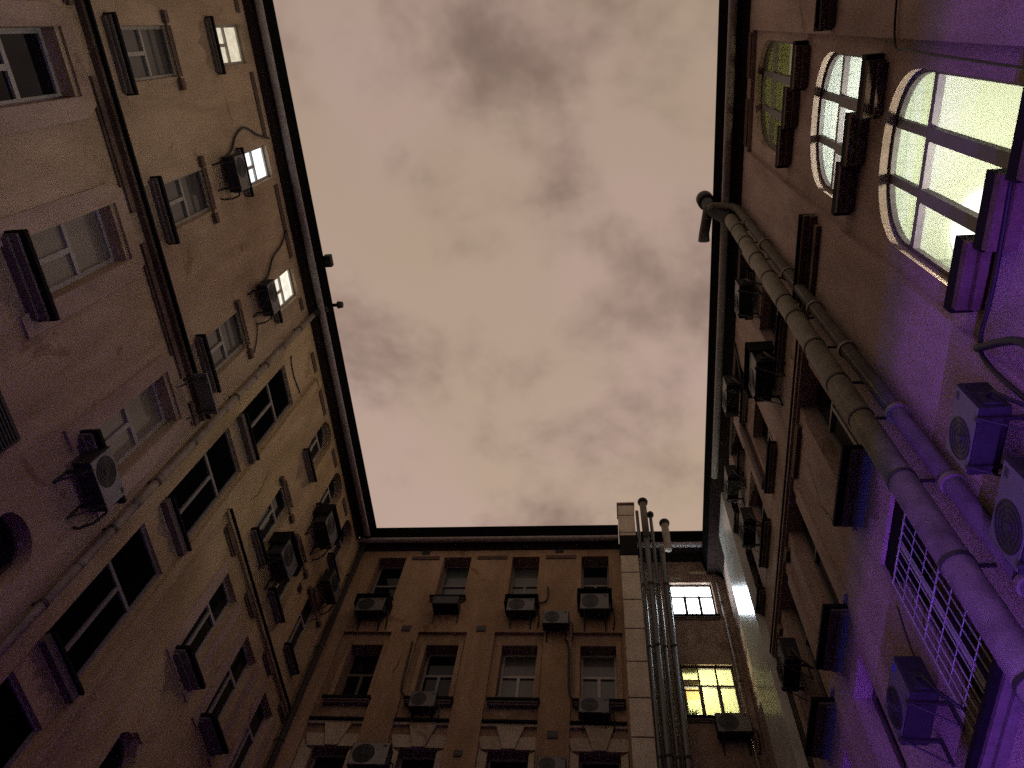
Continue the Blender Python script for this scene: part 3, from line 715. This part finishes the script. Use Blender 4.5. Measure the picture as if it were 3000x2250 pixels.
for z in [1., 3.6, 5.2, 6.7, 8.2, 10.1, 11.8, 13.6, 15.6, 17.4]:
    MB().tube([RIGHT.p(4.48, z-.03, .15), RIGHT.p(4.48, z+.03, .15)], .128, 20).box(RIGHT, 4.47, 4.49, z-.02, z+.02, 0, .05).build('pipe_clamp', M['pipe_grey'], d2)

# ------------------------------------------------------------------ air conditioners
class Loc(Fr): pass
LO = Fr((0, 0, 0), (1, 0, 0), (0, 1, 0))
def ac_proto(label, group, badge=False):
    r = empty('air_conditioner', (0, 0, 0), label, 'air conditioner', group)
    MB().box(LO, -.42, .42, 0, .58, .12, .42).build('casing', M['ac_body'], r, bevel=.02)
    MB().box(LO, -.40, .40, .02, .56, .4205, .428).build('front_panel', M['ac'], r, bevel=.003)
    f = MB(); f.ring(LO, (.12, .29), .245, .0, .40, .431); f.build('fan', M['ac_dark'], r)
    f = MB()
    for k in range(4): f.ring(LO, (.12, .29), .235-.055*k, .224-.055*k, .41, .437, 24)
    for k in range(8):
        t = PI*k/4; f.tube([LO.p(.12+.04*math.cos(t), .29+.04*math.sin(t), .43), LO.p(.12+.23*math.cos(t), .29+.23*math.sin(t), .43)], .004, 5)
    f.ring(LO, (.12, .29), .05, .0, .42, .442, 16)
    f.build('fan_guard', M['ac_wire'], r)
    for s in (-.3, .3):
        b = MB(); b.box(LO, s-.02, s+.02, -.045, -.003, .0, .46); b.box(LO, s-.02, s+.02, -.36, -.046, .0, .035)
        b.tube([LO.p(s, -.34, .03), LO.p(s, -.045, .40)], .012, 6); b.build('bracket', M['iron'], r)
    MB().box(LO, -.445, -.42, .06, .30, .2, .36).build('valve_cover', M['ac_wire'], r)
    MB().tube([LO.p(-.44, .2, .28), LO.p(-.53, .15, .27), LO.p(-.55, -.1, .2), LO.p(-.53, -.28, .06), LO.p(-.50, -.30, .0)], .022, 8).build('refrigerant_hose', M['cable'], r, smooth=True)
    MB().box(LO, -.36, -.27, .46, .52, .426, .432).build('badge', M['badge' if badge else 'ac_wire'], r)
    return r
def copy_tree(o, parent=None):
    c = o.copy(); COL.objects.link(c)
    if parent: c.parent = parent
    for ch_ in [x for x in o.children]: copy_tree(ch_, c)
    return c
AG = 'air conditioner units hung on the yard walls'
proto = ac_proto('x', AG); first = True
def put_ac(F, u, z, label, s=1., d=0., hood=False, pale=False, badge=False):
    global first
    o = proto if first else copy_tree(proto); first = False
    rj = random.Random(int(abs(u*100+z*7))); o.location = F.p(u, z, d); o.rotation_euler = (0, math.radians(rj.uniform(-1.5, 1.5)), F.rot()+math.radians(rj.uniform(-2, 0) if d == 0 else 0)); o.scale = (s*rj.uniform(.94, 1.1), s, s*rj.uniform(.92, 1.06)); o['label'] = label
    for c in o.children:
        k = c.name.split('.')[0]
        m = M['ac_pale'] if pale and k == 'front_panel' else M['badge'] if badge and k == 'badge' else None
        if m: c.material_slots[0].link = 'OBJECT'; c.material_slots[0].material = m
    if hood:
        WPOS[o.name] = Vector((0, 0, 0))
        h = MB(); h.box(LO, -.50, .50, .66, .69, .0, .50); h.box(LO, -.50, -.47, .30, .659, .02, .48); h.box(LO, .47, .50, .30, .659, .02, .48); h.box(LO, -.469, .469, .60, .659, .0, .10)
        h.build('rain_hood', M['flash'], o)
    return o
put_ac(LEFT, 2.42, 16.25, 'air conditioner under the brightest lit window of the ochre house', .92)
put_ac(LEFT, 5.42, 16.42, 'air conditioner under the top lit window beside the drain pipe', .9)
put_ac(LEFT, 5.88, 9.08, 'air conditioner with a pale front under the cream-curtained window by the purple shelf', 1.0, pale=True)
put_ac(LEFT, 12.35, 16.4, 'air conditioner under the second arched top window of the ochre house', 1.12, hood=True)
put_ac(LEFT, 11.30, 13.75, 'black air conditioner between the two middle-storey windows of the ochre far half', 1.08, hood=True)
put_ac(LEFT, 14.05, 16.0, 'air conditioner on the ochre wall closest to the corner with the orange house', .95)
put_ac(FAR, -6.93, 16.15, 'air conditioner under the leftmost top window of the orange house', 1.0, hood=True)
put_ac(FAR, -2.52, 16.2, 'air conditioner under the third top window of the orange house, hooked hose beside it', .92, hood=True)
put_ac(FAR, -.42, 16.2, 'air conditioner under the top window next to the chimney', 1.05, hood=True)
put_ac(FAR, -1.50, 15.7, 'black air conditioner lower than its neighbours in the top row of the orange house', .92)
put_ac(FAR, -4.75, 12.98, 'air conditioner on the sill of the second middle window of the orange house', .8, -.1)
put_ac(FAR, -.47, 12.86, 'grey air conditioner under the middle-storey window next to the chimney', .85, -.1)
put_ac(FAR, -5.62, 11.15, 'large pale air conditioner at the bottom of the orange house', 1.1, pale=True)
put_ac(FAR, -1.42, 11.2, 'small air conditioner on the lower pilaster near the chimney', .72)
put_ac(WING, 2.95, 13.15, 'air conditioner under the yellow window of the rear wing', .95)
put_ac(RIGHT, 6.08, 16.6, 'air conditioner high on the mauve wall just past the top of the thick duct', 1.0)
put_ac(RIGHT, 9.08, 17.5, 'air conditioner under the mauve eave, above a dark vertical cover strip', 1.05)
put_ac(RIGHT, 6.95, 14.2, 'bulky hooded air conditioner between the mauve eave and the thick duct', 1.12, hood=True)
put_ac(RIGHT, 11.45, 17.0, 'black air conditioner silhouette on the mauve wall near the bright corner', .95)
put_ac(RIGHT, 11.25, 14.8, 'air conditioner above the mauve string course, next to the white-lit pilaster', .95)
put_ac(RIGHT, 11.3, 10.6, 'air conditioner lost in the dark low on the mauve wall near the wing', 1.0)
put_ac(RIGHT, 3.62, 6.05, 'violet-lit air conditioner beside the thick duct, upper of the pair', .88)
put_ac(RIGHT, 3.86, 5.05, 'violet-lit air conditioner beside the thick duct, lower of the pair', .88)
put_ac(RIGHT, 7.20, 6.15, 'violet-lit air conditioner with a blue badge below the mesh grille', 1.0, badge=True)

# ------------------------------------------------------------------ cables, vents, small fittings
def cable(pts, label, r=.018, cat='cable'):
    P = [Vector(p) for p in pts]; out = []
    for k in range(len(P)-1):
        p0, p1, p2, p3 = P[max(k-1, 0)], P[k], P[k+1], P[min(k+2, len(P)-1)]
        for q in range(6):
            t = q/6
            out.append(.5*((2*p1)+(p2-p0)*t+(2*p0-5*p1+4*p2-p3)*t*t+(3*p1-p0-3*p2+p3)*t**3))
    out.append(P[-1])
    return tag(MB().tube(out, r, 8).build('cable', M['cable'], origin=P[-1], smooth=True), label, cat, 'loose cables on the walls')
cable([LEFT.p(*q, .05) for q in [(2.02, 19.15), (1.85, 18.5), (1.60, 17.85), (1.72, 17.3), (2.0, 16.9), (2.08, 16.4)]], 'black hose looping from the eave to the air conditioner under the brightest ochre window', .026)
cable([LEFT.p(*q, .05) for q in [(4.35, 19.0), (4.6, 18.45), (4.75, 17.8), (5.08, 17.25), (5.15, 16.6)]], 'black hose running down from the eave to the lit window beside the drain pipe', .026)
cable([LEFT.p(*q, .03) for q in [(5.9, 16.2), (6.2, 16.0), (6.45, 15.7)]], 'thin cable hanging under the air conditioner beside the drain pipe', .014)
cable([LEFT.p(*q, .02) for q in [(7.36, 18.95), (7.34, 17.75), (7.84, 17.53), (8.3, 17.62), (8.5, 17.66)]], 'thin crooked cable on the ochre stair bay above its top window', .016)
cable([FAR.p(*q, .03) for q in [(-5.5, 15.36), (-5.48, 14.6), (-5.46, 13.9), (-5.40, 13.6), (-5.2, 13.35)]], 'black cable down the pilaster between the first and second bays of the orange house', .03)
cable([FAR.p(*q, .03) for q in [(-1.19, 15.42), (-1.12, 15.), (-1.12, 14.4), (-1.07, 13.6), (-.85, 13.3)]], 'black cable down the pilaster beside the window next to the chimney', .03)
cable([FAR.p(*q, .06) for q in [(-1.82, 17.55), (-1.80, 17.2), (-1.85, 16.95), (-2.05, 16.85)]], 'short hooked hose beside the third top air conditioner of the orange house', .028)
cable([RIGHT.p(*q, .03) for q in [(-4, 10.25), (-1, 10.2), (.45, 10.12), (.60, 9.6), (.64, 8.2), (.66, 7.0), (.68, 5.)]], 'thin cable turning down along the edge of the stair bay beside the largest lit window', .014)
cable([RIGHT.p(*q, .04) for q in [(-4, 7.0), (.4, 6.98), (2.38, 6.88), (3.0, 6.92), (3.18, 6.7), (3.2, 5.9), (3.2, 4.5)]], 'violet-lit conduit crossing below the largest lit window towards the upper air conditioner', .022)
cable([RIGHT.p(*q, .06) for q in [(3.1, 6.9), (2.75, 6.2), (2.9, 5.6), (2.7, 4.5)]], 'black hose curling down beside the violet-lit pair of air conditioners', .04)
cable([RIGHT.p(*q, .04) for q in [(6.9, 7.6), (7.1, 7.0), (7.05, 6.4)]], 'thin wire from the grille down to the air conditioner with the blue badge', .01)
cable([RIGHT.p(*q, .04) for q in [(8.1, 19.0), (8.3, 18.4), (8.6, 17.9), (8.9, 17.6)]], 'black hose from the mauve eave to the air conditioner with the downpipe cover', .03)

def vent(F, u, z, label, w=.26, h=.2):
    r = empty('wall_vent', F.p(u, z), label, 'vent', 'small vent holes in the facades')
    MB().box(F, u-w/2, u+w/2, z-h/2, z+h/2, .001, .03).build('vent_frame', M['iron'], r)
    MB().box(F, u-w/2+.03, u+w/2-.03, z-h/2+.03, z+h/2-.03, .029, .034).build('vent_mesh', M['ac_dark'], r)
vent(FAR, -5.90, 19.30, 'vent under the cornice of the orange house between first and second bays')
vent(FAR, -1.53, 19.33, 'vent under the cornice of the orange house near the chimney')
vent(FAR, -5.80, 15.88, 'vent on the pilaster between the first and second bays of the orange house')
vent(FAR, -3.63, 15.88, 'vent on the middle pilaster of the orange house')
vent(FAR, -1.46, 12.42, 'vent on the lower pilaster next to the chimney bay')
vent(FAR, -3.66, 11.85, 'lowest vent on the middle pilaster of the orange house', .2, .16)
vent(LEFT, 12.98, 19.42, 'oval-looking vent under the ochre eave near the corner', .3, .14)
vent(LEFT, 13.0, 15.0, 'vent in the ochre wall beside the corner windows', .22, .2)
r = empty('louvre_vent', LEFT.p(4.25, 8.3), 'black louvred vent low on the ochre wall at the left edge', 'vent')
MB().box(LEFT, 3.85, 4.66, 8.08, 8.5, .001, .03).build('vent_frame', M['iron'], r)
m = MB()
for k in range(6): m.box(LEFT, 3.89, 4.62, 8.12+.06*k, 8.15+.06*k, .031, .05)
m.build('louvre', M['ac_wire'], r)
r = empty('metal_shelf', LEFT.p(6.12, 12.6), 'small metal shelf under the ochre string course, its underside tinted purple', 'shelf')
MB().box(LEFT, 5.62, 6.52, 12.70, 12.74, .21, .50).build('shelf_board', M['ac'], r)
m = MB()
for u in (5.72, 6.42): m.box(LEFT, u-.015, u+.015, 12.66, 12.698, .0, .47); m.tube([LEFT.p(u, 12.3, .01), LEFT.p(u, 12.67, .42)], .012, 6)
m.build('bracket', M['iron'], r)
r = empty('ac_tray', FAR.p(-4.72, 16.3), 'empty air conditioner tray under the second top window of the orange house', 'tray')
MB().box(FAR, -5.10, -4.36, 16.42, 16.47, .02, .42).build('tray_floor', M['flash'], r)
m = MB()
for u in (-5.09, -4.37): m.box(FAR, u-.015, u+.015, 16.471, 16.75, .02, .42); m.box(FAR, u-.02, u+.02, 16.1, 16.419, .002, .04)
m.box(FAR, -5.07, -4.39, 16.471, 16.75, .40, .42); m.build('tray_rail', M['iron'], r)
r = empty('cover_strip', RIGHT.p(9.75, 15.0), 'dark vertical downpipe cover below the eave air conditioner of the mauve wall', 'pipe cover')
MB().box(RIGHT, 9.62, 9.86, 14.6, 17.4, .002, .11).build('cover', M['frieze'], r, bevel=.015)

# plants on the sill of the yellow window
def plant(u, label, h, n):
    c = WING.p(u, 14.06, -.38)
    r = empty('potted_plant', c, label, 'plant', 'plants behind the yellow window')
    MB().tube([c, c+Vector((0, 0, .16))], [.06, .085], 12).build('pot', M['pot'], r)
    m = MB(); rnd = random.Random(n)
    for k in range(n):
        a = rnd.uniform(0, 2*PI); t = rnd.uniform(.3, 1.1); l = h*rnd.uniform(.6, 1)
        b = c+Vector((0, 0, .15)); e = b+Vector((math.cos(a)*math.sin(t)*l, abs(math.sin(a))*.3*math.sin(t)*l, math.cos(t)*l)); s = Vector((-math.sin(a), math.cos(a), 0))*.018; md = (b+e)/2+Vector((0, 0, .05))
        m.quad(b, md+s, e, md-s)
    m.build('foliage', M['leaf'], r)
plant(2.08, 'bushy plant at the left of the yellow window sill', .42, 26)
plant(3.02, 'sparse plant at the right of the yellow window sill', .34, 9)

# ------------------------------------------------------------------ violet LED bar on the yard floor, hooded so that its light stops below the upper storeys
BX, BZ = .5, -1.25
fx = empty('led_light_bar', (BX, 3.5, GROUND), 'long low violet LED light bar under a metal hood on the yard floor', 'light bar')
Y0, Y1 = -3., 8.
MB().tube([(BX, Y0, BZ), (BX, Y1, BZ)], .003, 8).build('led_tube', M['led_violet'], fx)
MB().tube([(BX+.0075, Y0, BZ), (BX+.0075, Y1, BZ)], .003, 8).build('led_tube', M['led_blue'], fx)
HH = .46; HL = .30; HE = HH*(XR-BX)/(8.85-BZ)
m = MB(); m.bx(BX-HL, BX+HE, Y0-.2, Y1+.2, BZ+HH, BZ+HH+.015); m.bx(BX-HL, BX-HL+.015, Y0-.2, .1, GROUND+.05, BZ+HH); m.bx(BX-HL, BX-HL+.015, .75, Y1+.2, GROUND+.05, BZ+HH)
m.build('hood', M['pipe_dark'], fx)
m = MB()
for y in (Y0, 0., 3., 5.5, Y1): m.bx(BX-.28, BX-.02, y-.02, y+.02, GROUND, BZ-.05)
m.build('stand', M['iron'], fx)

# ------------------------------------------------------------------ night sky: low cloud lit by the city
W = bpy.data.worlds.new('World'); S.world = W; W.use_nodes = True
nt = W.node_tree; bg = nt.nodes['Background']
tc = N(nt, 'ShaderNodeTexCoord'); sp = N(nt, 'ShaderNodeSeparateXYZ'); nt.links.new(tc.outputs['Generated'], sp.inputs[0])
mxz = N(nt, 'ShaderNodeMath', operation='MAXIMUM'); mxz.inputs[1].default_value = .12; nt.links.new(sp.outputs['Z'], mxz.inputs[0])
cb = N(nt, 'ShaderNodeCombineXYZ')
for k, a in enumerate('XY'):
    dv = N(nt, 'ShaderNodeMath', operation='DIVIDE'); nt.links.new(sp.outputs[a], dv.inputs[0]); nt.links.new(mxz.outputs[0], dv.inputs[1]); nt.links.new(dv.outputs[0], cb.inputs[k])
def cloud(scale, det, rough, lo, hi, off, dist=.4):
    mp = N(nt, 'ShaderNodeMapping'); mp.inputs['Location'].default_value = off; nt.links.new(cb.outputs[0], mp.inputs['Vector'])
    n = N(nt, 'ShaderNodeTexNoise', Scale=scale, Detail=det, Roughness=rough, Distortion=dist); nt.links.new(mp.outputs[0], n.inputs['Vector'])
    r = N(nt, 'ShaderNodeMapRange', interpolation_type='SMOOTHSTEP'); r.inputs['From Min'].default_value = lo; r.inputs['From Max'].default_value = hi
    nt.links.new(n.outputs['Fac'], r.inputs['Value']); return r.outputs['Result']
a = cloud(2.4, 3, .5, .36, .66, (1.3, 4.2, 0), .2); b = cloud(3.6, 5, .56, .45, .70, (7.1, 2.3, 3.), .1)
m1 = N(nt, 'ShaderNodeMixRGB'); m1.inputs['Color1'].default_value = (.440, .325, .240, 1); m1.inputs['Color2'].default_value = (.470, .335, .282, 1); nt.links.new(a, m1.inputs['Fac'])
mu = N(nt, 'ShaderNodeMath', operation='MULTIPLY'); mu.inputs[1].default_value = .85; nt.links.new(b, mu.inputs[0])
m2 = N(nt, 'ShaderNodeMixRGB'); m2.inputs['Color2'].default_value = (.19, .125, .10, 1); nt.links.new(mu.outputs[0], m2.inputs['Fac']); nt.links.new(m1.outputs[0], m2.inputs['Color1'])
# what is left of the night sky behind the cloud
sky = N(nt, 'ShaderNodeTexSky', sky_type='NISHITA', sun_disc=False); sky.sun_elevation = math.radians(-6); sky.sun_rotation = math.radians(200)
sk = N(nt, 'ShaderNodeMixRGB', blend_type='ADD'); sk.inputs['Fac'].default_value = .05
nt.links.new(m2.outputs[0], sk.inputs['Color1']); nt.links.new(sky.outputs['Color'], sk.inputs['Color2'])
nt.links.new(sk.outputs[0], bg.inputs['Color'])
sy = N(nt, 'ShaderNodeSeparateXYZ'); nt.links.new(cb.outputs[0], sy.inputs[0])      # the glow of the city is stronger beyond the far house
gr = N(nt, 'ShaderNodeMapRange'); gr.inputs['From Min'].default_value = -.2; gr.inputs['From Max'].default_value = .9; gr.inputs['To Min'].default_value = .88; gr.inputs['To Max'].default_value = 1.12
nt.links.new(sy.outputs['Y'], gr.inputs['Value']); nt.links.new(gr.outputs['Result'], bg.inputs['Strength'])

# ------------------------------------------------------------------ camera
cam = bpy.data.cameras.new('Camera'); co = bpy.data.objects.new('Camera', cam); COL.objects.link(co)
Rm = [[0.99226605, 0.08337079, 0.09196406], [-0.03523236, 0.89956586, -0.43536186], [-0.1190242, 0.42875468, 0.89554601]]
X, Y, Z = Vector(Rm[0]), -Vector(Rm[1]), -Vector(Rm[2])
co.matrix_world = Matrix(((X.x, Y.x, Z.x, 0), (X.y, Y.y, Z.y, 0), (X.z, Y.z, Z.z, 0), (0, 0, 0, 1)))
cam.sensor_width = 36; cam.lens = 2193.59/3000*36; cam.clip_end = 500; cam.clip_start = .05
S.camera = co
E_VIOLET, E_BLUE = 3000., 2100.
M['led_violet'].node_tree.nodes['Principled BSDF'].inputs['Emission Strength'].default_value = E_VIOLET
M['led_blue'].node_tree.nodes['Principled BSDF'].inputs['Emission Strength'].default_value = E_BLUE

S.view_settings.view_transform = 'Standard'; S.view_settings.look = 'None'; S.view_settings.exposure = 0; S.view_settings.gamma = 1
S.cycles.max_bounces = 8; S.cycles.diffuse_bounces = 1; S.cycles.transparent_max_bounces = 12
S.cycles.sample_clamp_indirect = .8
S.cycles.use_denoising = False
